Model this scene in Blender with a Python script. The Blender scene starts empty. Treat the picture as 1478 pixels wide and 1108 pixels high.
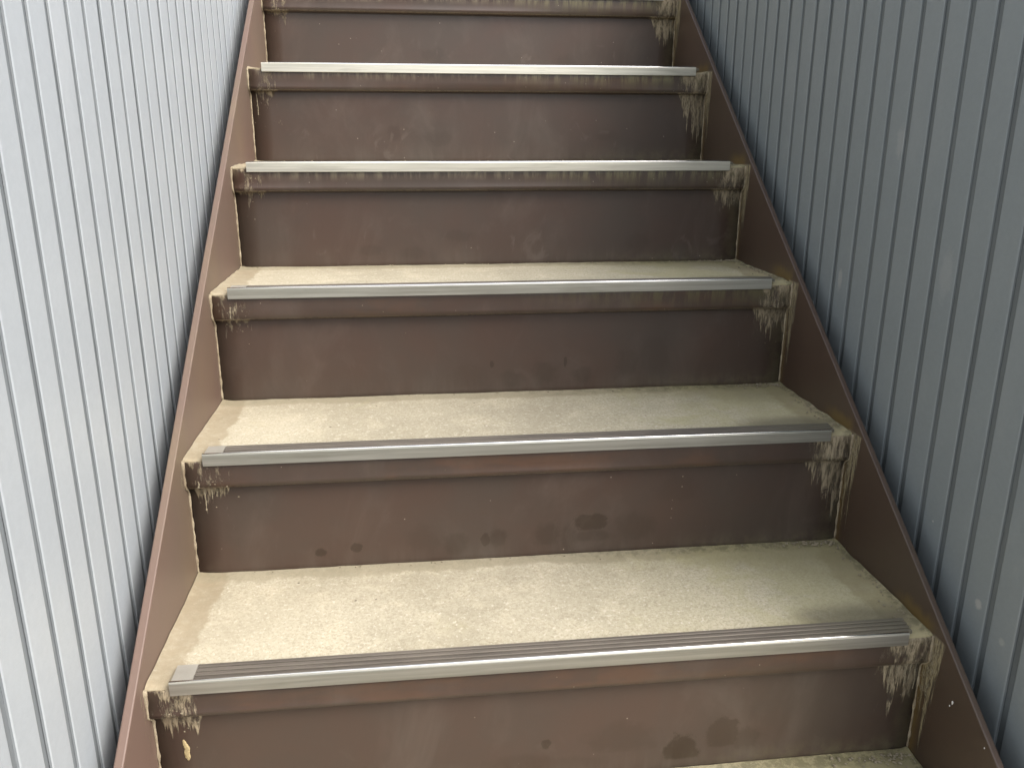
import bpy, bmesh, math, random
from mathutils import Vector, Matrix, noise as mnoise
R = math.radians
scene = bpy.context.scene
COL = scene.collection
random.seed(7)

# ------------------------------------------------------------------ camera
cam_d = bpy.data.cameras.new('camera')
cam = bpy.data.objects.new('camera', cam_d)
COL.objects.link(cam)
cam_d.sensor_width = 36.0
cam_d.lens = 1212.39 / 1478.0 * 36.0
cam_d.clip_start = 0.02
cam_d.clip_end = 400.0
cr = Vector((0.99318919, -0.11648386, 0.00259862))
cu = Vector((0.03121918, 0.28754293, 0.95725881))
cf = Vector((0.11225241, 0.95065797, -0.28922106))
m = Matrix((cr, cu, -cf)).transposed().to_4x4()
m.translation = Vector((-0.16633634, -0.88953953, 0.63586360))
cam.matrix_world = m
scene.camera = cam

# ------------------------------------------------------------------ sky, sun, exposure
SUN_EL, SUN_AZ = 47.0, 42.0       # azimuth measured from +x towards -y
to_sun = Vector((math.cos(R(SUN_EL)) * math.cos(R(SUN_AZ)), -math.cos(R(SUN_EL)) * math.sin(R(SUN_AZ)), math.sin(R(SUN_EL))))
world = bpy.data.worlds.new('World')
scene.world = world
world.use_nodes = True
wn, wl = world.node_tree.nodes, world.node_tree.links
wn.clear()
sky = wn.new('ShaderNodeTexSky')
sky.sky_type = 'NISHITA'
sky.sun_disc = False
sky.sun_elevation = R(SUN_EL)
sky.sun_rotation = math.atan2(to_sun.x, to_sun.y)
sky.air_density = 1.0
sky.dust_density = 4.0
sky.ozone_density = 1.0
hsv = wn.new('ShaderNodeHueSaturation')
hsv.inputs['Saturation'].default_value = 0.60
bg = wn.new('ShaderNodeBackground')
bg.inputs['Strength'].default_value = 0.15
wo = wn.new('ShaderNodeOutputWorld')
wl.new(sky.outputs[0], hsv.inputs['Color'])
wl.new(hsv.outputs[0], bg.inputs['Color'])
wl.new(bg.outputs[0], wo.inputs['Surface'])
sd = bpy.data.lights.new('sun', 'SUN')
sd.energy = 0.85
sd.angle = R(26)
sd.color = (1.0, 0.965, 0.90)
sun = bpy.data.objects.new('sun', sd)
COL.objects.link(sun)
sun.rotation_euler = to_sun.to_track_quat('Z', 'Y').to_euler()
sun.location = (3, -3, 6)
scene.view_settings.view_transform = 'Standard'
scene.view_settings.look = 'None'
scene.view_settings.exposure = 1.36
scene.view_settings.gamma = 1.0
scene.view_settings.use_curve_mapping = False

# ------------------------------------------------------------------ measures (metres)
RISE, GO = 0.1898, 0.2579
SLOPE = RISE / GO
HW = 0.5                       # half of the clear width between the stringers
LIP = 0.0477
SET = 0.0165                    # riser plate stands this far behind the lip
KMIN, KMAX = -3, 8
GROUND = -4 * RISE
DZ = {0: 0.0016, 1: -0.0002, 2: -0.001, 3: -0.0006, 4: 0.0012, 5: -0.0009}
DY = {0: 0.0015, 1: -0.0002, 2: -0.001, 3: -0.0015, 4: -0.0012, 5: 0.0023}
def SY(k): return k * GO + DY.get(k, 0)
def SZ(k): return k * RISE + DZ.get(k, 0)

# ------------------------------------------------------------------ node helper
class G:
    def __init__(s, name):
        s.m = bpy.data.materials.new(name)
        s.m.use_nodes = True
        s.t = s.m.node_tree
        s.n, s.l = s.t.nodes, s.t.links
        s.b = s.n['Principled BSDF']
        s.tc = None
    def new(s, typ, **kw):
        n = s.n.new(typ)
        for k, v in kw.items(): setattr(n, k, v)
        return n
    def put(s, sock, v):
        if hasattr(v, 'is_output') or isinstance(v, bpy.types.NodeSocket): s.l.new(v, sock)
        elif isinstance(v, (tuple, list)) and len(v) == 3 and sock.type == 'RGBA': sock.default_value = (*v, 1)
        else: sock.default_value = v
    def obj(s):
        if not s.tc: s.tc = s.new('ShaderNodeTexCoord')
        return s.tc.outputs['Object']
    def xyz(s, v=None):
        n = s.new('ShaderNodeSeparateXYZ'); s.put(n.inputs[0], v or s.obj()); return n.outputs
    def rnd(s):
        return s.new('ShaderNodeObjectInfo').outputs['Random']
    def M(s, op, a, b=0.0, c=0.0, clamp=False):
        n = s.new('ShaderNodeMath', operation=op, use_clamp=clamp)
        s.put(n.inputs[0], a); s.put(n.inputs[1], b); s.put(n.inputs[2], c)
        return n.outputs[0]
    def mul(s, a, b): return s.M('MULTIPLY', a, b)
    def add(s, a, b): return s.M('ADD', a, b)
    def sub(s, a, b): return s.M('SUBTRACT', a, b)
    def mx(s, a, b): return s.M('MAXIMUM', a, b)
    def mn(s, a, b): return s.M('MINIMUM', a, b)
    def step(s, v, lo, hi, out0=0.0, out1=1.0):
        n = s.new('ShaderNodeMapRange', interpolation_type='SMOOTHSTEP')
        s.put(n.inputs[0], v); s.put(n.inputs[1], lo); s.put(n.inputs[2], hi)
        s.put(n.inputs[3], out0); s.put(n.inputs[4], out1)
        return n.outputs[0]
    def map(s, scale=(1, 1, 1), loc=(0, 0, 0), seed=0.0, v=None):
        n = s.new('ShaderNodeMapping')
        s.put(n.inputs[0], v or s.obj())
        n.inputs['Scale'].default_value = scale
        n.inputs['Location'].default_value = loc
        if seed:
            a = s.new('ShaderNodeVectorMath', operation='ADD')
            s.l.new(n.outputs[0], a.inputs[0])
            c = s.new('ShaderNodeCombineXYZ')
            q = s.mul(s.rnd(), seed)
            s.l.new(q, c.inputs[0]); s.l.new(q, c.inputs[1]); s.l.new(q, c.inputs[2])
            s.l.new(c.outputs[0], a.inputs[1])
            return a.outputs[0]
        return n.outputs[0]
    def noise(s, vec, scale=1.0, detail=3.0, rough=0.5, dist=0.0):
        n = s.new('ShaderNodeTexNoise')
        s.put(n.inputs['Vector'], vec)
        n.inputs['Scale'].default_value = scale
        n.inputs['Detail'].default_value = detail
        n.inputs['Roughness'].default_value = rough
        n.inputs['Distortion'].default_value = dist
        return n.outputs[0]
    def mix(s, f, a, b, mode='MIX'):
        n = s.new('ShaderNodeMix', data_type='RGBA', blend_type=mode)
        s.put(n.inputs[0], f); s.put(n.inputs[6], a); s.put(n.inputs[7], b)
        return n.outputs[2]
    def bump(s, h, strength=0.3, dist=0.001, nrm=None):
        n = s.new('ShaderNodeBump')
        n.inputs['Strength'].default_value = strength
        n.inputs['Distance'].default_value = dist
        s.put(n.inputs['Height'], h)
        if nrm is not None: s.l.new(nrm, n.inputs['Normal'])
        return n.outputs[0]
    def out(s, col=None, rough=None, nrm=None, metal=None, spec=None):
        if col is not None: s.put(s.b.inputs['Base Color'], col)
        if rough is not None: s.put(s.b.inputs['Roughness'], rough)
        if nrm is not None: s.l.new(nrm, s.b.inputs['Normal'])
        if metal is not None: s.put(s.b.inputs['Metallic'], metal)
        if spec is not None: s.put(s.b.inputs['Specular IOR Level'], spec)
        return s.m
    def ell(s, a, b, ca, cb, ra, rb, soft=0.35, wob=None, wamt=0.4):
        # soft-edged elliptical patch in the plane of coordinates a, b
        u = s.M('DIVIDE', s.sub(a, ca), ra); v = s.M('DIVIDE', s.sub(b, cb), rb)
        d = s.M('SQRT', s.add(s.mul(u, u), s.mul(v, v)))
        if wob is not None: d = s.add(d, s.mul(s.sub(wob, 0.5), wamt))
        return s.step(d, 1.0 - soft, 1.0 + soft, 1.0, 0.0)

MORTAR = (0.36, 0.30, 0.205)
MORTAR_D = (0.20, 0.165, 0.10)
BROWN = (0.098, 0.068, 0.052)

# ------------------------------------------------------------------ materials
def brown_base(g, seed=13.0):
    """weathered semi-gloss brown paint: returns colour, roughness, normal"""
    v = g.map((1, 1, 1), seed=seed)
    big = g.noise(v, 5.0, 4, 0.6)
    streak = g.noise(g.map((26, 26, 1.6), seed=seed), 1.0, 3, 0.6)
    chalk = g.noise(g.map((9, 9, 5), (3, 1, 2), seed=seed), 1.0, 5, 0.65, 0.6)
    c = g.mix(g.step(big, 0.3, 0.7), (0.062, 0.038, 0.028), (0.054, 0.039, 0.030))
    c = g.mix(g.mul(g.step(chalk, 0.48, 0.78), 0.22), c, (0.150, 0.122, 0.100))
    c = g.mix(g.mul(g.step(streak, 0.52, 0.75), 0.28), c, (0.060, 0.045, 0.036))
    r = g.add(0.29, g.mul(big, 0.20))
    h = g.noise(v, 34.0, 2, 0.5)
    fine = g.noise(v, 420.0, 2, 0.5)
    n = g.bump(h, 0.12, 0.002)
    n = g.bump(fine, 0.08, 0.0004, n)
    return c, r, n

def specks(g, c, seed=31.0, dens=0.90, scale=70.0, colr=(0.34, 0.30, 0.23)):
    v = g.new('ShaderNodeTexVoronoi')
    v.inputs['Scale'].default_value = scale
    g.put(v.inputs['Vector'], g.map((1, 1, 1), seed=seed))
    q = g.xyz(v.outputs['Color'])[0]
    m1 = g.mul(g.M('GREATER_THAN', q, dens), g.step(v.outputs['Distance'], 0.03, 0.10, 0.8, 0.0))
    return g.mix(m1, c, colr)

def riser_material(name, k):
    g = G(name)
    c, r, n = brown_base(g)
    x, y, z = g.xyz()                                   # origin at the nosing line of this riser's top tread
    rnd = random.Random(100 + k)
    # dark shoe scuffs near the foot of the riser
    wob = g.noise(g.map((1, 1, 1), seed=5.0), 28.0, 3, 0.6)
    zb = -RISE
    wob = g.noise(g.map((1, 1, 1), seed=5.0), 55.0, 4, 0.7)
    # (x, height over the foot, half width, half height, strength, cut height below which the mark ends)
    marks = {
        0: [(.172, .016, .023, .034, .95, .012), (.228, .046, .022, .028, .55, .026), (.09, .052, .045, .024, .28, .030), (-.013, .052, .007, .008, .8, 0),
            (.262, .036, .018, .016, .35, .01), (-.05, .022, .05, .016, .3, .004), (.02, .018, .05, .012, .25, 0)],
        1: [(.095, .052, .024, .016, .75, .040), (-.07, .034, .007, .010, .7, 0), (-.050, .036, .012, .014, .5, 0), (-.319, .026, .010, .008, .8, 0), (-.265, .031, .009, .008, .7, 0),
            (-.115, .030, .020, .016, .4, 0), (.029, .036, .020, .020, .45, .018), (.060, .030, .014, .020, .4, 0), (.10, .030, .03, .010, .4, .02), (.165, .044, .03, .022, .32, 0), (-.16, .04, .03, .022, .2, 0), (.23, .10, .03, .03, .2, .085)],
        2: [(.097, .054, .0035, .010, .7, 0), (-.034, .052, .004, .006, .7, 0), (.061, .033, .022, .020, .4, 0), (.128, .028, .016, .014, .38, 0), (.209, .051, .020, .024, .35, .01),
            (.0, .024, .024, .014, .3, 0), (-.08, .03, .03, .02, .2, 0), (.26, .06, .03, .03, .2, 0)],
    }.get(k, [(rnd.uniform(-.3, .3), rnd.uniform(.02, .06), rnd.uniform(.012, .03), rnd.uniform(.01, .02), .25, 0) for _ in range(4)])
    tot = None
    for cx, hz, ra, rb, st, cut in marks:
        w = g.mul(g.ell(x, z, cx, zb + hz, ra, rb, 0.16 if st > .5 else .36, wob, 1.7), st)
        if cut: w = g.mul(w, g.step(g.add(z, g.mul(g.sub(wob, .5), .012)), zb + cut - .002, zb + cut + .003))
        tot = w if tot is None else g.mx(tot, w)
    c = g.mix(tot, c, (0.030, 0.018, 0.011))
    # dust film along the foot and light boot rubs
    foot = g.mul(g.step(z, zb + 0.002, zb + 0.045, 1.0, 0.0), g.step(g.noise(g.map((30, 30, 4), seed=9.0), 1.0, 3, 0.7), 0.35, 0.75))
    c = g.mix(g.mul(foot, 0.22), c, (0.13, 0.115, 0.09))
    rub = g.noise(g.map((16, 16, 11), (5, 5, 5), seed=17.0), 1.0, 4, 0.6, 1.4)
    low = g.step(z, zb + 0.03, zb + 0.12, 1.0, 0.0)
    c = g.mix(g.mul(g.mul(g.step(rub, 0.60, 0.70), low), 0.16 if k >= 3 else 0.05), c, (0.20, 0.17, 0.14))
    corner = g.mul(g.step(g.add(x, g.mul(g.sub(wob, .5), .03)), 0.462, 0.499), g.step(wob, .25, .6))
    c = g.mix(g.mul(corner, 0.55), c, (0.135, 0.118, 0.070))
    cg = g.mul(g.mul(g.step(x, 0.10, 0.42), g.step(z, zb + 0.003, zb + 0.030, 1.0, 0.0)), g.step(wob, .35, .65))
    c = g.mix(g.mul(cg, 0.45), c, (0.13, 0.115, 0.065))
    # mortar runs at both ends
    c, mask = mortar_runs(g, c, x, z, k)
    c = specks(g, c)
    r = g.add(r, g.mul(mask, 0.4))
    n = g.bump(mask, 0.8, 0.0012, n)
    return g.out(c, g.mn(r, 0.95), n, spec=0.5)

def mortar_runs(g, c, x, z, k):
    ns = g.noise(g.map((210, 210, 42), seed=23.0), 1.0, 6, 0.8)
    nb = g.noise(g.map((52, 52, 22), (1, 7, 3), seed=23.0), 1.0, 5, 0.75, 0.6)
    nz = g.add(g.mul(ns, 0.5), g.mul(nb, 0.5))
    # right: broad patch from x=.435 outwards, fading 0.11 m below the nosing
    wr = g.mul(g.step(x, 0.418, 0.462), g.step(z, -0.125, -0.035))
    top = g.step(z, -0.02, 0.0)
    a = g.step(g.add(nz, g.add(g.mul(wr, 0.16), g.mul(g.mul(top, g.step(x, .44, .47)), .10))), 0.60, 0.72)
    # left: thinner splashes round x=-.465
    wl_ = g.mul(g.mul(g.step(x, -0.495, -0.476), g.step(x, -0.452, -0.43, 1.0, 0.0)), g.step(z, -0.10, -0.045))
    b = g.step(g.add(nz, g.mul(wl_, 0.10 if k != 0 else .14)), 0.60, 0.70)
    on = g.mx(g.step(z, -0.20, -0.10), 0.0)
    m_ = g.mul(g.mx(g.mul(a, g.step(x, .40, .425)), g.mul(b, g.step(x, -.44, -.42, 1.0, 0.0))), on)
    cm = g.mix(g.step(ns, 0.35, 0.65), (0.135, 0.112, 0.062), (0.30, 0.245, 0.165))
    # runs whose length changes from column to column
    n1 = g.noise(g.map((64, 0, 0), (0, 0, 0), seed=61.0), 1.0, 4, 0.7)
    n2 = g.noise(g.map((64, 0, 0), (9, 0, 0), seed=47.0), 1.0, 4, 0.7)
    amt = {-1: .8, 0: .85, 1: 1.0, 2: .75, 3: .6, 4: .95, 5: .8}.get(k, .6)
    Wr = g.mul(g.step(x, 0.428, 0.466), .75 * amt)
    Wl = g.mul(g.mul(g.step(x, -.498, -.480), g.step(x, -.452, -.436, 1.0, 0.0)), (.30 if k == 0 else .19 if k in (1, -1) else .10))
    W = g.add(Wr, Wl)
    up = g.step(z, -.045, -.043)
    Lr = g.mul(g.M('MAXIMUM', g.sub(n1, .36), 0.0), W)
    Ll = g.mul(g.M('MAXIMUM', g.sub(n2, .38), 0.0), W)
    low_ = g.mul(g.step(g.sub(g.mul(Lr, .55), g.sub(-LIP, z)), 0.0, .006), g.sub(1.0, up))
    top_ = g.mul(g.step(g.sub(g.mul(Ll, .42), g.sub(-.004, z)), 0.0, .005), up)
    dm = g.mul(g.mx(low_, top_), g.mul(g.step(ns, .36, .50), g.step(nb, .30, .42)))
    m_ = g.mx(m_, g.mul(dm, .95))
    cm = g.mix(g.mul(dm, .65), cm, g.mix(g.step(ns, .42, .62), (0.27, 0.22, 0.14), (0.45, 0.375, 0.25)))
    film = g.mul(g.mul(wr, g.step(nb, .3, .6)), 0.35)
    c = g.mix(film, c, (0.12, 0.10, 0.055))
    return g.mix(g.mul(m_, 0.85), c, cm), m_

def lip_material(k):
    g = G('brown_paint_lip')
    c, r, n = brown_base(g, 19.0)
    x, y, z = g.xyz()
    rust = g.noise(g.map((7, 7, 20), seed=11.0), 1.0, 4, 0.6)
    c = g.mix(g.mul(g.step(rust, 0.45, 0.68), 0.45 if k < 3 else .15), c, (0.105, 0.052, 0.028))
    # grime line right under the strip and drips that start there
    dr = g.noise(g.map((60, 60, 9), seed=7.0), 1.0, 4, 0.7)
    t = g.mul(g.step(z, -0.030, -0.006), g.step(dr, 0.42, 0.66))
    c = g.mix(g.mul(t, 0.55), c, (0.30, 0.26, 0.17) if k >= 3 else (0.066, 0.048, 0.036))
    rk = random.Random(k * 11 + 4)
    for _ in range(3):
        cx = {0: [.045, -.28, .31], 1: [-.235, -.11, .2], 2: [-.16, .0, -.3]}.get(k, [rk.uniform(-.4, .35) for _ in range(3)])[_]
        st = g.mul(g.ell(x, z, cx, -.022, .0045 if _ == 0 else .002, .030, .5, dr, 0.8), .38 if _ == 0 else .2)
        c = g.mix(st, c, (0.055, 0.040, 0.028) if _ != 2 else (0.045, 0.032, 0.024))
    if k >= 2:
        al = g.mul(g.step(x, -0.05, 0.30), g.mul(g.step(z, -0.05, -0.005), g.step(dr, 0.40, 0.6)))
        c = g.mix(g.mul(al, 0.45), c, (0.16, 0.15, 0.06))
    c, mask = mortar_runs(g, c, x, z, k)
    c = specks(g, c, 37.0, 0.72 if k >= 3 else .84, 90.0)
    n = g.bump(mask, 0.8, 0.0012, n)
    return g.out(c, g.mn(g.add(r, g.mul(mask, 0.4)), 0.95), n, spec=0.5)

def stringer_material(side):
    g = G('brown_paint_stringer')
    v = g.map((1, 1, 1))
    big = g.noise(v, 3.2, 4, 0.6)
    c = g.mix(g.step(big, 0.3, 0.7), (0.146, 0.095, 0.075) if side < 0 else (0.080, 0.052, 0.038), (0.134, 0.097, 0.073) if side < 0 else (0.074, 0.052, 0.037))  # left plate gets a paler brown, standing in for the light on it
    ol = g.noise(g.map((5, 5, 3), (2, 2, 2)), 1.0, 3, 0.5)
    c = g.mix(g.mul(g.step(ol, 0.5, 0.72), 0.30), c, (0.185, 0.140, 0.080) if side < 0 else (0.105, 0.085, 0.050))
    x, y, z = g.xyz()
    # pattern that repeats with every step: distance behind the nearest nosing line
    u = g.mul(y, 1.0 / GO)
    fr = g.M('SUBTRACT', u, g.M('FLOOR', g.add(u, 0.5)))          # -0.5..0.5, 0 at a nosing line
    dy = g.mul(fr, GO)
    zz = g.sub(z, g.mul(g.M('FLOOR', g.add(u, 0.5)), RISE))       # height over that nosing
    ns = g.noise(g.map((150, 260, 34)), 1.0, 6, 0.8)
    nb = g.noise(g.map((30, 60, 14), (4, 4, 4)), 1.0, 4, 0.7, 0.6)
    nz = g.add(g.mul(ns, .65), g.mul(nb, .35))
    wy = g.mul(g.step(dy, -0.026, -0.008), g.step(dy, 0.008, 0.018, 1.0, 0.0))
    wz = g.mul(g.step(zz, -0.165, -0.03), g.step(zz, -0.001, 0.004, 1.0, 0.0))
    w = g.mul(wy, wz)
    # only runs at the outside of the lip face
    if side > 0:
        n1 = g.noise(g.map((0, 120, 0)), 1.0, 4, 0.7)
        ln = g.mul(g.M('MAXIMUM', g.sub(n1, .33), 0.0), g.mul(wy, .62))
        dm = g.mul(g.step(g.sub(ln, g.sub(0.0, zz)), 0.0, .008), g.step(zz, -0.001, 0.004, 1.0, 0.0))
        m_ = g.step(g.add(nz, g.mul(w, 0.16)), 0.60, 0.70)
        m_ = g.mx(m_, g.mul(g.mul(dm, g.step(ns, .34, .5)), .9))
        m_ = g.mul(m_, g.step(wy, 0.0, 0.2))
    else:
        m_ = g.mul(g.step(g.add(nz, g.mul(w, 0.14)), 0.66, 0.74), g.step(w, 0.1, 0.5))
    # algae and rusty tint just above the tread near the nosing, right side
    if side > 0:
        near = g.mul(g.step(dy, -0.004, 0.02), g.step(dy, 0.05, 0.11, 1.0, 0.0))
        near = g.mul(near, g.step(g.add(zz, g.mul(g.sub(nb, .5), 0.03)), 0.008, 0.026, 1.0, 0.0))
        c = g.mix(g.mul(near, 0.65), c, (0.19, 0.125, 0.035))
    c = g.mix(g.mul(m_, 0.8), c, g.mix(g.step(ns, .38, .62), (0.17, 0.135, 0.07), (0.42, 0.36, 0.22)))
    c = specks(g, c, 3.0, 0.86, 46.0, (0.5, 0.46, 0.4))
    n = g.bump(g.noise(v, 16.0, 2, 0.5), 0.10, 0.003)
    n = g.bump(g.noise(v, 380.0, 2, 0.5), 0.08, 0.0004, n)
    n = g.bump(m_, 0.8, 0.0015, n)
    return g.out(c, g.mn(g.add(g.add(0.42 if side < 0 else .34, g.mul(big, 0.14)), g.mul(m_, .4)), .95), n, spec=0.5)

def tread_material():
    g = G('trowelled_mortar')
    v = g.map((1, 1, 1), seed=41.0)
    x, y, z = g.xyz()
    big = g.noise(v, 4.2, 5, 0.62)
    mid = g.noise(v, 17.0, 5, 0.65, 0.5)
    grit = g.noise(v, 260.0, 4, 0.85)
    grit2 = g.noise(v, 150.0, 4, 0.8)
    grit3 = g.noise(g.map((1, 1, 1), (5, 5, 5), seed=41.0), 95.0, 3, 0.8)
    c = g.mix(g.step(big, 0.36, 0.64), (0.375, 0.338, 0.248), (0.455, 0.412, 0.308))
    c = g.mix(g.mul(g.step(x, .0, .3), .40), c, (0.64, 0.59, 0.40))  # right half painted lighter to stand in for light missing there
    c = g.mix(g.mul(g.step(mid, 0.45, 0.70), 0.45), c, (0.58, 0.52, 0.385))
    c = g.mix(g.mul(g.step(grit, 0.36, 0.56, 1.0, 0.0), 0.55), c, (0.235, 0.20, 0.135))
    c = g.mix(g.mul(g.step(grit3, 0.30, 0.46, 1.0, 0.0), 0.40), c, (0.27, 0.235, 0.16))
    c = g.mix(g.mul(g.step(grit2, 0.54, 0.68), 0.60), c, (0.66, 0.61, 0.50))
    # unworn darker border along the stringers with a ragged edge
    rag = g.mul(g.sub(g.noise(v, 42.0, 5, 0.75), 0.5), 0.030)
    rag2 = g.mul(g.sub(g.noise(v, 9.0, 2, 0.5), 0.5), 0.045)
    xl = g.add(g.add(x, g.mul(y, -0.03)), g.add(rag, rag2))
    bl = g.step(xl, -0.467, -0.460, 1.0, 0.0)
    br = g.step(xl, 0.440, 0.452)
    bb = g.step(g.add(y, g.add(rag, rag2)), GO - 0.020, GO - 0.008)
    bord = g.mx(bl, br)
    c = g.mix(g.mul(bord, g.step(g.noise(v, 60.0, 4, .7), .3, .6, .55, .85)), c, g.mix(mid, (0.235, 0.190, 0.120), (0.315, 0.26, 0.170)))
    c = g.mix(g.mul(bb, 0.62), c, (0.255, 0.225, 0.15))
    gb = g.mul(g.step(x, 0.0, .40), g.step(g.add(y, g.mul(rag, 2.0)), GO - .075, GO - .01))
    c = g.mix(g.mul(gb, 0.42), c, (0.26, 0.235, 0.11))
    # fresher pale cement next to the left border, front
    pale = g.ell(x, y, -0.40, 0.10, 0.10, 0.10, 0.6, mid, 0.8)
    c = g.mix(g.mul(pale, 0.12), c, (0.64, 0.575, 0.42))
    # algae, dirt at the right half
    al = g.noise(v, 8.0, 5, 0.65, 0.6)
    wr = g.step(x, 0.02, 0.47)
    c = g.mix(g.mul(g.step(g.add(al, g.mul(wr, 0.30)), 0.60, 0.82), 0.50), c, (0.40, 0.365, 0.185))
    cor = g.ell(x, y, 0.46, GO, 0.17, 0.09, 0.6, mid, 0.9)
    c = g.mix(g.mul(cor, 0.45), c, (0.22, 0.195, 0.11))
    fr = g.mul(g.ell(x, y, 0.425, 0.055, 0.085, 0.030, 0.6, mid, 1.0), 0.7)
    c = g.mix(fr, c, (0.13, 0.115, 0.075))
    # broad grey footfall bands
    wk = g.noise(g.map((3, 9, 3), (9, 2, 0), seed=41.0), 1.0, 4, 0.6)
    c = g.mix(g.mul(g.step(wk, 0.5, 0.72), 0.22), c, (0.31, 0.27, 0.19))
    # crumbly dirty line along the back and the right seam
    cn = g.noise(v, 75.0, 5, 0.8)
    sm = g.mx(g.mul(g.step(y, GO - .022, GO + .006), g.step(x, -.1, .35, .45, 1.0)), g.step(x, .478, .494))
    c = g.mix(g.mul(g.step(g.add(cn, g.mul(sm, .16)), .56, .72), g.mul(sm, .6)), c, (0.11, 0.10, 0.055))
    # small pits and dark crumbs
    vo = g.new('ShaderNodeTexVoronoi'); vo.inputs['Scale'].default_value = 52.0
    g.put(vo.inputs['Vector'], v)
    pit = g.mul(g.M('GREATER_THAN', g.xyz(vo.outputs['Color'])[1], 0.93), g.step(vo.outputs['Distance'], 0.05, 0.12, 1.0, 0.0))
    c = g.mix(g.mul(pit, 0.8), c, (0.07, 0.05, 0.035))
    h = g.add(g.mul(grit, 0.6), g.mul(grit2, 0.5))
    n = g.bump(mid, 0.25, 0.003)
    n = g.bump(h, 0.55, 0.0011, n)
    return g.out(c, 0.88, n, spec=0.3)

def steel_material(shade_toned):
    g = G('shade_toned_stainless_steel' if shade_toned else 'worn_stainless_steel')
    v = g.map((4, 200, 200), seed=9.0)
    s1 = g.noise(v, 1.0, 4, 0.6)
    x, y, z = g.xyz()
    dirt = g.noise(g.map((7, 60, 60), (2, 0, 0), seed=15.0), 1.0, 4, 0.6)
    c = g.mix(g.step(s1, 0.3, 0.7), *(((0.40, 0.385, 0.325), (0.52, 0.50, 0.435)) if shade_toned else ((0.60, 0.57, 0.48), (0.76, 0.73, 0.62))))  # lower strips: weaker sky reflection painted in as a darker steel colour
    c = g.mix(g.mul(g.step(dirt, 0.5, 0.8), 0.45), c, (0.26, 0.245, 0.19))
    r = g.add(0.28, g.mul(s1, 0.14))
    n = g.bump(s1, 0.10, 0.0006)
    return g.out(c, r, n, metal=0.8)

def grip_material():
    g = G('dirty_grip_ribs')
    v = g.map((5, 90, 90), seed=3.0)
    s1 = g.noise(v, 1.0, 4, 0.65)
    c = g.mix(g.step(s1, 0.3, 0.7), (0.085, 0.072, 0.058), (0.150, 0.130, 0.105))
    x, y, z = g.xyz()
    c = g.mix(g.mul(g.step(x, 0.25, 0.46), 0.4), c, (0.17, 0.16, 0.10))
    return g.out(c, 0.58, g.bump(s1, .2, .0006), metal=0.15)

def cap_material():
    g = G('dull_metal_end_cap')
    s1 = g.noise(g.map((60, 60, 60), seed=3.0), 1.0, 4, 0.6)
    c = g.mix(s1, (0.33, 0.31, 0.26), (0.47, 0.44, 0.38))
    return g.out(c, 0.5, None, metal=0.4)

def edge_material():
    g = G('polished_steel_edge')
    s1 = g.noise(g.map((6, 50, 50), seed=3.0), 1.0, 3, 0.6)
    return g.out(g.mix(s1, (.70, .69, .65), (.86, .85, .80)), g.add(.16, g.mul(s1, .16)), None, metal=1.0)

def bead_material():
    g = G('mortar_seam')
    s1 = g.noise(g.map((70, 70, 40), seed=3.0), 1.0, 4, 0.7)
    c = g.mix(g.step(s1, 0.35, 0.65), (0.19, 0.15, 0.10), (0.36, 0.31, 0.22))
    return g.out(c, 0.9, g.bump(s1, .5, .001), spec=.25)

def siding_material(name, ca, cb, cd, spec, groove_shade=None):
    g = G(name)
    v = g.map((1, 1, 1), seed=57.0)
    big = g.noise(v, 2.2, 3, 0.5)
    emb = g.noise(v, 85.0, 4, 0.6)
    dust = g.noise(g.map((8, 8, 3), seed=21.0), 1.0, 4, 0.65)
    c = g.mix(big, ca, cb)
    c = g.mix(g.mul(g.step(g.noise(v, 130.0, 4, 0.7), .35, .65), 0.13), c, tuple(q * .72 for q in ca))
    c = g.mix(g.mul(g.step(dust, 0.5, 0.75), 0.20), c, cd)
    # a slight difference between neighbouring strips
    c = g.mix(g.mul(g.rnd(), 0.12), c, ca)
    c = specks(g, c, 71.0, 0.965, 22.0, tuple(q * 1.5 for q in ca))
    if ca[0] < .3:
        p = g.xyz(g.new('ShaderNodeNewGeometry').outputs['Position'])
        wb = g.noise(v, 90.0, 3, .7)
        for (py, pz, ra, rb, st) in ((-.017, .056, .006, .006, .6), (-.068, .034, .005, .005, .35), (.428, .399, .006, .016, .35), (.096, .118, .0016, .0016, .9), (.30, .62, .010, .02, .22), (.15, .45, .012, .03, .15)):
            c = g.mix(g.mul(g.ell(p[1], p[2], py, pz, ra, rb, .4, wb, 1.4), st), c, (.50, .48, .46))
    if groove_shade:
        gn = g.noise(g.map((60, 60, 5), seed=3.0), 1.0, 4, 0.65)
        c = g.mix(g.step(gn, 0.1, 0.75, 0.92, 0.66), c, groove_shade)  # shade inside the grooves painted in as a darker, streaky colour
    n = g.bump(emb, 0.30, 0.0014)
    n = g.bump(g.noise(v, 260.0, 3, 0.6), 0.18, 0.0006, n)
    n = g.bump(g.noise(g.map((1, 14, 2.0), seed=57.0), 1.0, 2, 0.5), 0.25, 0.004, n)
    r = g.add(0.30, g.mul(emb, 0.22))
    return g.out(c, r, n, spec=spec)

M_GROOVE = {}
def plain(name, col, rough=.8, scale=20., amt=.3, dark=.6):
    g = G(name)
    s1 = g.noise(g.map((1, 1, 1), seed=3.0), scale, 5, 0.65)
    c = g.mix(g.mul(g.step(s1, .35, .7), amt * 2), col, tuple(q * dark for q in col))
    return g.out(c, rough, g.bump(s1, .3, .002), spec=.3)

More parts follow.
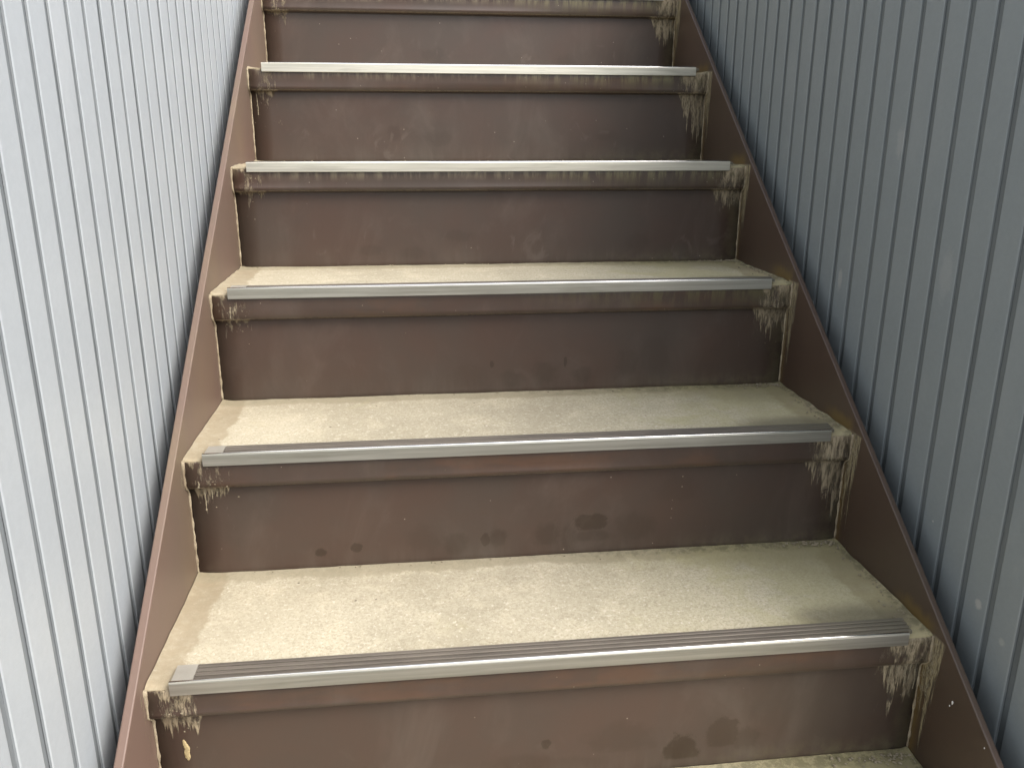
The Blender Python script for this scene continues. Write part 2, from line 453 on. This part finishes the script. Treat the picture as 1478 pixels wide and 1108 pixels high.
M_STEEL = {d: steel_material(d) for d in (True, False)}
M_EDGE = edge_material()
M_TREAD, M_GRIP, M_CAP, M_BEAD = tread_material(), grip_material(), cap_material(), bead_material()
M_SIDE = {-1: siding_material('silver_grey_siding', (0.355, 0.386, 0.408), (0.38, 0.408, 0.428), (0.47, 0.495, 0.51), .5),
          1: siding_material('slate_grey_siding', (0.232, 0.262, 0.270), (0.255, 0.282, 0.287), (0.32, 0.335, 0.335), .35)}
M_GROOVE = {-1: siding_material('shade_painted_silver_groove', (0.355, 0.386, 0.408), (0.38, 0.408, 0.428), (0.47, 0.495, 0.51), .25, (0.105, 0.117, 0.124)),  # groove shade is put into these colours
            1: siding_material('shade_painted_slate_groove', (0.232, 0.262, 0.270), (0.255, 0.282, 0.287), (0.32, 0.335, 0.335), .2, (0.115, 0.128, 0.132))}
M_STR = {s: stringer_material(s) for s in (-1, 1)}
M_GROUND = plain('concrete_ground', (.075, .073, .070), .9, 14.)
M_UNDER = plain('galvanised_flashing', (.22, .24, .25), .5, 9.)
M_CRUMB = plain('mortar_crumbs', (.30, .26, .18), .95, 90.)
M_LEAF = plain('dry_flake', (.38, .30, .16), .8, 90.)

# ------------------------------------------------------------------ mesh helpers
def link(name, mesh, mat=None, parent=None, loc=(0, 0, 0)):
    o = bpy.data.objects.new(name, mesh)
    COL.objects.link(o)
    o.location = loc
    if mat and not mesh.materials: mesh.materials.append(mat)
    if parent: o.parent = parent
    return o

def empty(name, loc=(0, 0, 0)):
    o = bpy.data.objects.new(name, None)
    o.empty_display_size = .1
    COL.objects.link(o)
    o.location = loc
    return o

def tag(o, label=None, cat=None, group=None, kind=None):
    if label: o['label'] = label
    if cat: o['category'] = cat
    if group: o['group'] = group
    if kind: o['kind'] = kind
    return o

def prism_x(name, prof, x0, x1, nx=1, disp=None, smooth=False, closed=True):
    """profile of (y, z) points swept along x in nx segments"""
    bm = bmesh.new()
    rings = []
    for i in range(nx + 1):
        x = x0 + (x1 - x0) * i / nx
        ring = []
        for j, (y, z) in enumerate(prof):
            p = Vector((x, y, z))
            if disp: p += disp(x, j, y, z)
            ring.append(bm.verts.new(p))
        rings.append(ring)
    n = len(prof)
    for a, b in zip(rings, rings[1:]):
        for j in range(n if closed else n - 1):
            f = bm.faces.new((a[j], a[(j + 1) % n], b[(j + 1) % n], b[j]))
            f.smooth = smooth
    if closed:
        bm.faces.new(rings[0][::-1]); bm.faces.new(rings[-1])
    bmesh.ops.recalc_face_normals(bm, faces=bm.faces)
    me = bpy.data.meshes.new(name)
    bm.to_mesh(me); bm.free()
    return me

def tube(name, pts, rad, seg=7):
    bm = bmesh.new()
    rings = []
    for i, p in enumerate(pts):
        p = Vector(p)
        a = Vector(pts[max(i - 1, 0)]); b = Vector(pts[min(i + 1, len(pts) - 1)])
        d = (b - a).normalized()
        up = Vector((1, 0, 0)) if abs(d.x) < .8 else Vector((0, 0, 1))
        s = d.cross(up).normalized(); t = s.cross(d)
        r = rad(i) if callable(rad) else rad
        rings.append([bm.verts.new(p + (s * math.cos(2 * math.pi * j / seg) + t * math.sin(2 * math.pi * j / seg)) * r) for j in range(seg)])
    for a, b in zip(rings, rings[1:]):
        for j in range(seg):
            bm.faces.new((a[j], a[(j + 1) % seg], b[(j + 1) % seg], b[j])).smooth = True
    bm.faces.new(rings[0][::-1]); bm.faces.new(rings[-1])
    bmesh.ops.recalc_face_normals(bm, faces=bm.faces)
    me = bpy.data.meshes.new(name)
    bm.to_mesh(me); bm.free()
    return me

# ------------------------------------------------------------------ setting: ground, landing, walls
def sheet(name, x0, x1, y0, y1, z, mat, n=1):
    bm = bmesh.new()
    vs = [bm.verts.new(p) for p in ((x0, y0, z), (x1, y0, z), (x1, y1, z), (x0, y1, z))]
    bm.faces.new(vs)
    me = bpy.data.meshes.new(name); bm.to_mesh(me); bm.free()
    return tag(link(name, me, mat), kind='structure')
sheet('ground', -60, 60, -60, 60, GROUND, M_GROUND)

PITCH = 0.05425
FL, SL, DEP = 0.0096, 0.0020, 0.0026
def siding_wall(name, side, xw, y_groove, z0, z1, y0, y1, label):
    """upright ribbed steel siding: strips proud of a backing sheet, trapezoid grooves between them"""
    root = empty(name, (side * (xw + 0.06), (y0 + y1) / 2, z0))
    tag(root, label, 'wall')
    # one strip: trapezoid section, local origin on the face at the foot
    hw = PITCH / 2 - FL / 2
    b = 0.0009
    sec = [(-hw, DEP), (-hw + SL - b, b * .9), (-hw + SL + b, 0.0), (hw - SL - b, 0.0), (hw - SL + b, b * .9), (hw, DEP)]
    H = z1 - z0
    bm = bmesh.new()
    zs = [0, H]
    rows = [[bm.verts.new((side * d, y, z)) for (y, d) in sec] for z in zs]
    for j in range(len(sec) - 1):
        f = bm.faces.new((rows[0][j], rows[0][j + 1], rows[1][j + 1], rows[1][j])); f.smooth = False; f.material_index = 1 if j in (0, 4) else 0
    bm.faces.new(rows[1]); 
    bmesh.ops.recalc_face_normals(bm, faces=bm.faces)
    me = bpy.data.meshes.new('siding_strip'); bm.to_mesh(me); bm.free()
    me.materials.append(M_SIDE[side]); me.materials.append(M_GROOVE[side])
    n0 = math.ceil((y0 - y_groove) / PITCH)
    n1 = math.floor((y1 - y_groove) / PITCH)
    rl = random.Random(side + 5)
    for i in range(n0, n1):
        yc = y_groove + (i + .5) * PITCH
        o = bpy.data.objects.new('siding_strip', me)
        COL.objects.link(o)
        o.parent = root
        o.location = Vector((side * xw + rl.uniform(-.0003, .0003), yc, z0)) - root.location
        o.rotation_euler.z = rl.uniform(-.004, .004)
    # backing sheet = floor of the grooves, and the wall behind
    ya, yb = y_groove + n0 * PITCH, y_groove + n1 * PITCH
    bm = bmesh.new()
    bmesh.ops.create_cube(bm, size=1, matrix=Matrix.Translation((side * (xw + DEP + .06 + 0.0005), (ya + yb) / 2, (z0 + z1) / 2)) @ Matrix.Diagonal((.12, yb - ya + .02, z1 - z0, 1)))
    me2 = bpy.data.meshes.new('backing_sheet'); bm.to_mesh(me2); bm.free()
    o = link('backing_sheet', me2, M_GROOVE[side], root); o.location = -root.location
    # coping on top
    bm = bmesh.new()
    bmesh.ops.create_cube(bm, size=1, matrix=Matrix.Translation((side * (xw + .064), (ya + yb) / 2, z1 + .0225)) @ Matrix.Diagonal((.15, yb - ya + .04, .04, 1)))
    bmesh.ops.bevel(bm, geom=bm.edges[:], offset=.003, segments=2, affect='EDGES')
    me3 = bpy.data.meshes.new('coping'); bm.to_mesh(me3); bm.free()
    o = link('coping', me3, M_UNDER, root); o.location = -root.location
    return root

WL_TOP, WR_TOP = 3.6, 1.04  # right wall's unseen top is set low to let light onto the stair
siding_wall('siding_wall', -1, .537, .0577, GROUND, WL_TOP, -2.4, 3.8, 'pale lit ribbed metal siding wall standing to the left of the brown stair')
siding_wall('siding_wall', 1, .539, .3957, GROUND, WR_TOP, -0.21, 3.8, 'dark shaded ribbed metal siding wall standing to the right of the brown stair')  # unseen front end cut short so the sun gets past it

# ------------------------------------------------------------------ the stair
stair = empty('staircase', (0, SY(KMIN), GROUND))
tag(stair, 'brown steel staircase with mortar treads rising between two ribbed metal walls', 'staircase')
RL = stair.location.copy()
def part(name, mesh, mat, loc=(0, 0, 0), parent=None):
    o = link(name, mesh, mat, parent or stair)
    o.location = Vector(loc) - (RL if parent is None else Vector((0, 0, 0)))
    return o

# stringers: flat plates with a small rounded arris, cut plumb at the ends
for s, c0, th in ((-1, .030, .0105), (1, .0245, .0085)):
    y0, y1 = -1.02, KMAX * GO + .12
    yy = [y0 + (y1 - y0) * i / 26 for i in range(27)]
    bm = bmesh.new()
    rr = .0018
    sec = []
    xi, xo = s * (HW - .0005), s * (HW + th)
    rows = []
    for y in yy:
        zt = SLOPE * y + c0 + .0009 * math.sin(y * 5 + s)
        zb = max(zt - .34, GROUND + .002)
        wob = .0012 * mnoise.noise(Vector((y * 2.3, s * 3, 0)))
        pts = [(xi, zb), (xi + wob, zt - rr), (xi + wob + s * rr * .3, zt - rr * .3), (xi + wob + s * rr, zt), (xo + wob - s * rr, zt), (xo + wob - s * rr * .3, zt - rr * .3), (xo + wob, zt - rr), (xo, zb)]
        rows.append([bm.verts.new((a, y, b)) for a, b in pts])
    for a, b in zip(rows, rows[1:]):
        for j in range(8):
            bm.faces.new((a[j], a[(j + 1) % 8], b[(j + 1) % 8], b[j])).smooth = j in (1, 2, 4, 5)
    bm.faces.new(rows[0]); bm.faces.new(rows[-1])
    bmesh.ops.recalc_face_normals(bm, faces=bm.faces)
    me = bpy.data.meshes.new('stringer'); bm.to_mesh(me); bm.free()
    o = part('stringer', me, M_STR[s])
    o['label'] = 'left stringer plate painted lighter, as if catching the light' if s < 0 else 'right stringer plate in shade with mortar runs'

def nz(*a): return mnoise.noise(Vector(a))

XE = HW - .0012
for k in range(KMIN, KMAX + 1):
    o0 = (0, SY(k), SZ(k))
    depth = (SY(k + 1) - SY(k)) + SET - .0005 if k < KMAX else 1.3
    # pan lip: front upstand with rolled-under foot
    lp = [(.030, -.0035), (.0030, -.0035), (.0010, -.0045), (0, -.0065)]
    lp += [(.0004 + .0008 * t, -.0065 - (LIP - .0168) * t) for t in (.33, .66, 1)]
    cz, cy_, rr = -LIP + .0100, .0112, .0100
    for a in range(0, 181, 20):
        lp.append((cy_ - rr * math.cos(R(a)), cz - rr * math.sin(R(a))))
    lp += [(.0212, -.020), (.030, -.020)]
    me = prism_x('step_lip', lp, -XE, XE, 40, lambda x, j, y, z: Vector((0, .0006 * nz(x * 3, k, j * .2), .0005 * nz(x * 4, k + 9, 0))), True)
    part('step_lip', me, lip_material(k), o0)
    # riser plate below the lip, down to the tread behind
    zb = -(SZ(k) - SZ(k - 1)) - .012 if k > KMIN else -RISE
    rp = [(SET, -.021)] + [(SET + .0004 * math.sin(t * 3), -.021 + (zb + .021) * t) for t in (.15, .3, .45, .6, .75, .9, 1.0)] + [(SET + .004, zb), (SET + .004, -.021)]
    me = prism_x('riser', rp, -XE - .0002, XE + .0002, 24, lambda x, j, y, z: Vector((0, .0016 * nz(x * 2.2, k * 3.1, z * 5), 0)), True)
    ob = part('riser', me, riser_material('brown_paint_riser', k), o0)
    # mortar tread: slightly dished, ragged at the sides
    bm = bmesh.new()
    nx, ny = 100, 26
    grid = []
    for j in range(ny + 1):
        row = []
        for i in range(nx + 1):
            x = -XE + .0004 + 2 * (XE - .0004) * i / nx
            y = .0016 + (depth - .0016) * (j / ny)
            z = -.0012 + .0011 * nz(x * 6, y * 9, k * 7.7) + .0006 * nz(x * 40, y * 40, k)
            e = min(XE - abs(x), 1)
            z += .0045 * math.exp(-e / .006) * (.6 + .6 * nz(x * 2, y * 30, k * 3))
            eb = depth - SET - y
            if k < KMAX: z += .0022 * math.exp(-max(eb, 0) / .005) * (.7 + .35 * nz(x * 9, k, 3))
            if y < .006: z -= .0014 + .0012 * nz(x * 26, k * 2, 1)
            row.append(bm.verts.new((x, y, z)))
        grid.append(row)
    for j in range(ny):
        for i in range(nx):
            bm.faces.new((grid[j][i], grid[j][i + 1], grid[j + 1][i + 1], grid[j + 1][i])).smooth = True
    fv = [bm.verts.new((v.co.x, v.co.y + .0004, -.004)) for v in grid[0]]
    for i in range(nx): bm.faces.new((fv[i], fv[i + 1], grid[0][i + 1], grid[0][i])).smooth = True
    me = bpy.data.meshes.new('tread'); bm.to_mesh(me); bm.free()
    part('tread', me, M_TREAD, o0)
    # anti-slip nosing: steel angle with end cap and separate grip ribs
    rl = random.Random(k * 5 + 2)
    xa, xb = -.4695 + rl.uniform(-.001, .001), {0: .4615, 1: .461, 2: .458, 3: .4635, 4: .4675}.get(k, .462)
    yf = -.0042
    sp = [(.037, .0004), (.037, .0022), (.0012, .0022), (.0012, .0080), (.0004, .0086), (-.0026, .0086), (yf + .0003, .0078), (yf, .0068), (yf, -.0088), (yf + .0006, -.0094), (yf + .0022, -.0094), (yf + .0024, .0004)]
    rot = {0: .0022, 1: .001}.get(k, 0.0)
    me = prism_x('anti_slip_nosing', sp, xa, xb, 12, lambda x, j, y, z: Vector((0, .0003 * nz(x * 2, k, 0), .0004 * nz(x * 2, k, 5) - rot * (x - xb) * .6 - rot * .3)))
    ns_ = part('anti_slip_nosing', me, M_STEEL[k < 3], o0)
    for i in range(4):
        ya = .0036 + i * .0084
        rb = [(ya, .0023), (ya + .0004, .0058), (ya + .0012, .0066), (ya + .0056, .0066), (ya + .0064, .0058), (ya + .0068, .0023)]
        me = prism_x('grip_rib', rb, xa + .026, xb + .0085 + (.0012 * i), 4)
        part('grip_rib', me, M_GRIP, (0, 0, 0), ns_)
    me = tube('polished_edge', [(xa + (xb - xa) * t / 10, -.0011 + .0003 * nz(xa + (xb - xa) * t / 5, k, 0), .0084 + .0004 * nz((xa + (xb - xa) * t / 10) * 2, k, 5) - rot * (xa + (xb - xa) * t / 10 - xb) * .6 - rot * .3) for t in range(11)], .0013, 8)
    part('polished_edge', me, M_EDGE, (0, 0, 0), ns_)
    cp = [(.0014, .0023), (.0014, .0062), (.0022, .0070), (.0345, .0070), (.0355, .0062), (.0355, .0023)]
    me = prism_x('end_cap', cp, xa + .0008, xa + .0255, 1)
    part('end_cap', me, M_CAP, (0, 0, 0), ns_)
    # mortar seams in the corners riser/stringer
    for s in (-1, 1):
        pts = []
        zlow = -(SZ(k) - SZ(k - 1)) + .001
        n = 34
        for i in range(n + 1):
            z = -.0015 + (zlow + .0015) * i / n
            y = .0002 if z > -LIP + .006 else (SET - .0010 if z < -LIP - .006 else .0002 + (SET - .0012) * (-LIP + .006 - z) / .012)
            pts.append((s * (XE - .0004 + .0006 * nz(z * 60, k, s)), y + .0006 * nz(z * 80, k, 4), z))
        fat = .0024 if s < 0 else .0020
        me = tube('mortar_seam', pts, lambda i: max(.0006, fat * (.75 + .9 * nz(i * .45, k * 3, s * 7) + (.35 if i < 4 else 0))))
        part('mortar_seam', me, M_BEAD, o0)
    # seam between riser foot and the tread in front of it
# crumbs of mortar and grit that collect in the rear right corners and along the seams
rc = random.Random(4)
for k in range(-1, 4):
    bm = bmesh.new()
    for i in range(150):
        side = rc.random()
        if side < .55:
            x = HW - abs(rc.gauss(0, .05)) - .004; y = GO + SET - .008 - abs(rc.gauss(0, .010))
        elif side < .85:
            x = HW - abs(rc.gauss(0, .012)) - .004; y = rc.uniform(.02, GO)
        else:
            x = rc.uniform(-.47, .47); y = GO + SET - .007 - abs(rc.gauss(0, .003))
        if abs(x) > .494: continue
        s_ = rc.uniform(.0006, .0017) * (1.5 if side < .2 else 1)
        bmesh.ops.create_icosphere(bm, subdivisions=1, radius=s_, matrix=Matrix.Translation((x, y, .0008 + s_ * .5)) @ Matrix.Rotation(rc.uniform(0, 6), 4, 'Z') @ Matrix.Diagonal((1.5, 1, .7, 1)))
    me = bpy.data.meshes.new('grit'); bm.to_mesh(me); bm.free()
    o = part('grit', me, M_CRUMB, (0, SY(k), SZ(k)))
    o['kind'] = 'stuff'

# dried mortar splashes and drips below both ends of each nosing
rs = random.Random(12)
for k in range(-1, 6):
    bm = bmesh.new()
    def blob(x, y, z, r_):
        mt = Matrix.Translation((x, y, z)) @ Matrix.Rotation(rs.uniform(0, 6), 4, 'Y') @ Matrix.Diagonal((rs.uniform(.7, 1.3), .35, rs.uniform(.8, 1.8), 1))
        bmesh.ops.create_icosphere(bm, subdivisions=1, radius=r_, matrix=mt)
    def face_y(z): return .0012 if z > -LIP + .004 else SET - .0003
    amount = {0: 1.0, 1: .8, 2: .6, -1: .8, 3: .25, 4: .45}.get(k, .3)
    for cx, sp, n, zr in ((-.462, .010, 40, .07), (.482, .008, 60, .07)):
        for i in range(int(n * amount)):
            x = cx + rs.gauss(0, sp)
            if abs(x) > .4965: continue
            z = -.006 - abs(rs.gauss(0, zr * .5))
            if z < -.15 or (-LIP - .004 < z < -LIP + .003): continue
            blob(x, face_y(z), z, rs.uniform(.0004, .0011))
    # a few drips: chains of blobs running down
    for i in range(int(9 * amount)):
        x = (rs.uniform(-.490, -.448) if rs.random() < .35 else rs.uniform(.455, .4955))
        z = rs.choice([-.004, -LIP - .005]); zz = z - rs.uniform(.01, .045)
        while z > zz:
            if not (-LIP - .004 < z < -LIP + .003): blob(x, face_y(z), z, rs.uniform(.0005, .0012))
            z -= .0013; x += rs.gauss(0, .00025); x = max(-.4962, min(.4962, x))
    # on the stringer beside the right end
    for i in range(int(120 * amount)):
        z = -.004 - abs(rs.gauss(0, .05)); y = rs.uniform(-.014, .010) if z > -.06 else rs.uniform(-.006, .014)
        if z < -.16: continue
        r_ = rs.uniform(.0005, .0014)
        bmesh.ops.create_icosphere(bm, subdivisions=1, radius=r_, matrix=Matrix.Translation((HW - .0006, y, z)) @ Matrix.Diagonal((.35, 1, rs.uniform(.9, 2.2), 1)))
    me = bpy.data.meshes.new('mortar_splash'); bm.to_mesh(me); bm.free()
    o = part('mortar_splash', me, M_CRUMB, (0, SY(k), SZ(k)))
    o['kind'] = 'stuff'
# pale flake hanging in the left corner below the lowest full nosing
bm = bmesh.new()
rf = random.Random(3)
for (px_, pz_, n) in ((-.4665, -.088, 26), (-.4625, -.097, 20)):
    x, z = px_, pz_
    for i in range(n):
        w = .0016 + .0020 * math.sin(math.pi * i / n)
        bmesh.ops.create_icosphere(bm, subdivisions=1, radius=w, matrix=Matrix.Translation((x, SET - .0006, z)) @ Matrix.Diagonal((1, .4, 1, 1)))
        z -= .0010; x += rf.gauss(.0001, .0004)
me = bpy.data.meshes.new('mortar_flake'); bm.to_mesh(me); bm.free()
part('mortar_flake', me, M_LEAF, (0, SY(0), SZ(0)))

# two small white droppings on the inner face of the right stringer
bm = bmesh.new()
for (y, z, r_) in ((-.0531, -.0609, .0016), (-.0528, -.0632, .0011), (-.0490, -.0690, .0010), (-.1192, -.0754, .0009)):
    bmesh.ops.create_icosphere(bm, subdivisions=2, radius=r_, matrix=Matrix.Translation((HW - .0007, y, z)) @ Matrix.Diagonal((.4, 1, 1.25, 1)))
me = bpy.data.meshes.new('white_fleck'); bm.to_mesh(me); bm.free()
part('white_fleck', me, plain('white_fleck', (.75, .75, .73), .7))['kind'] = 'stuff'
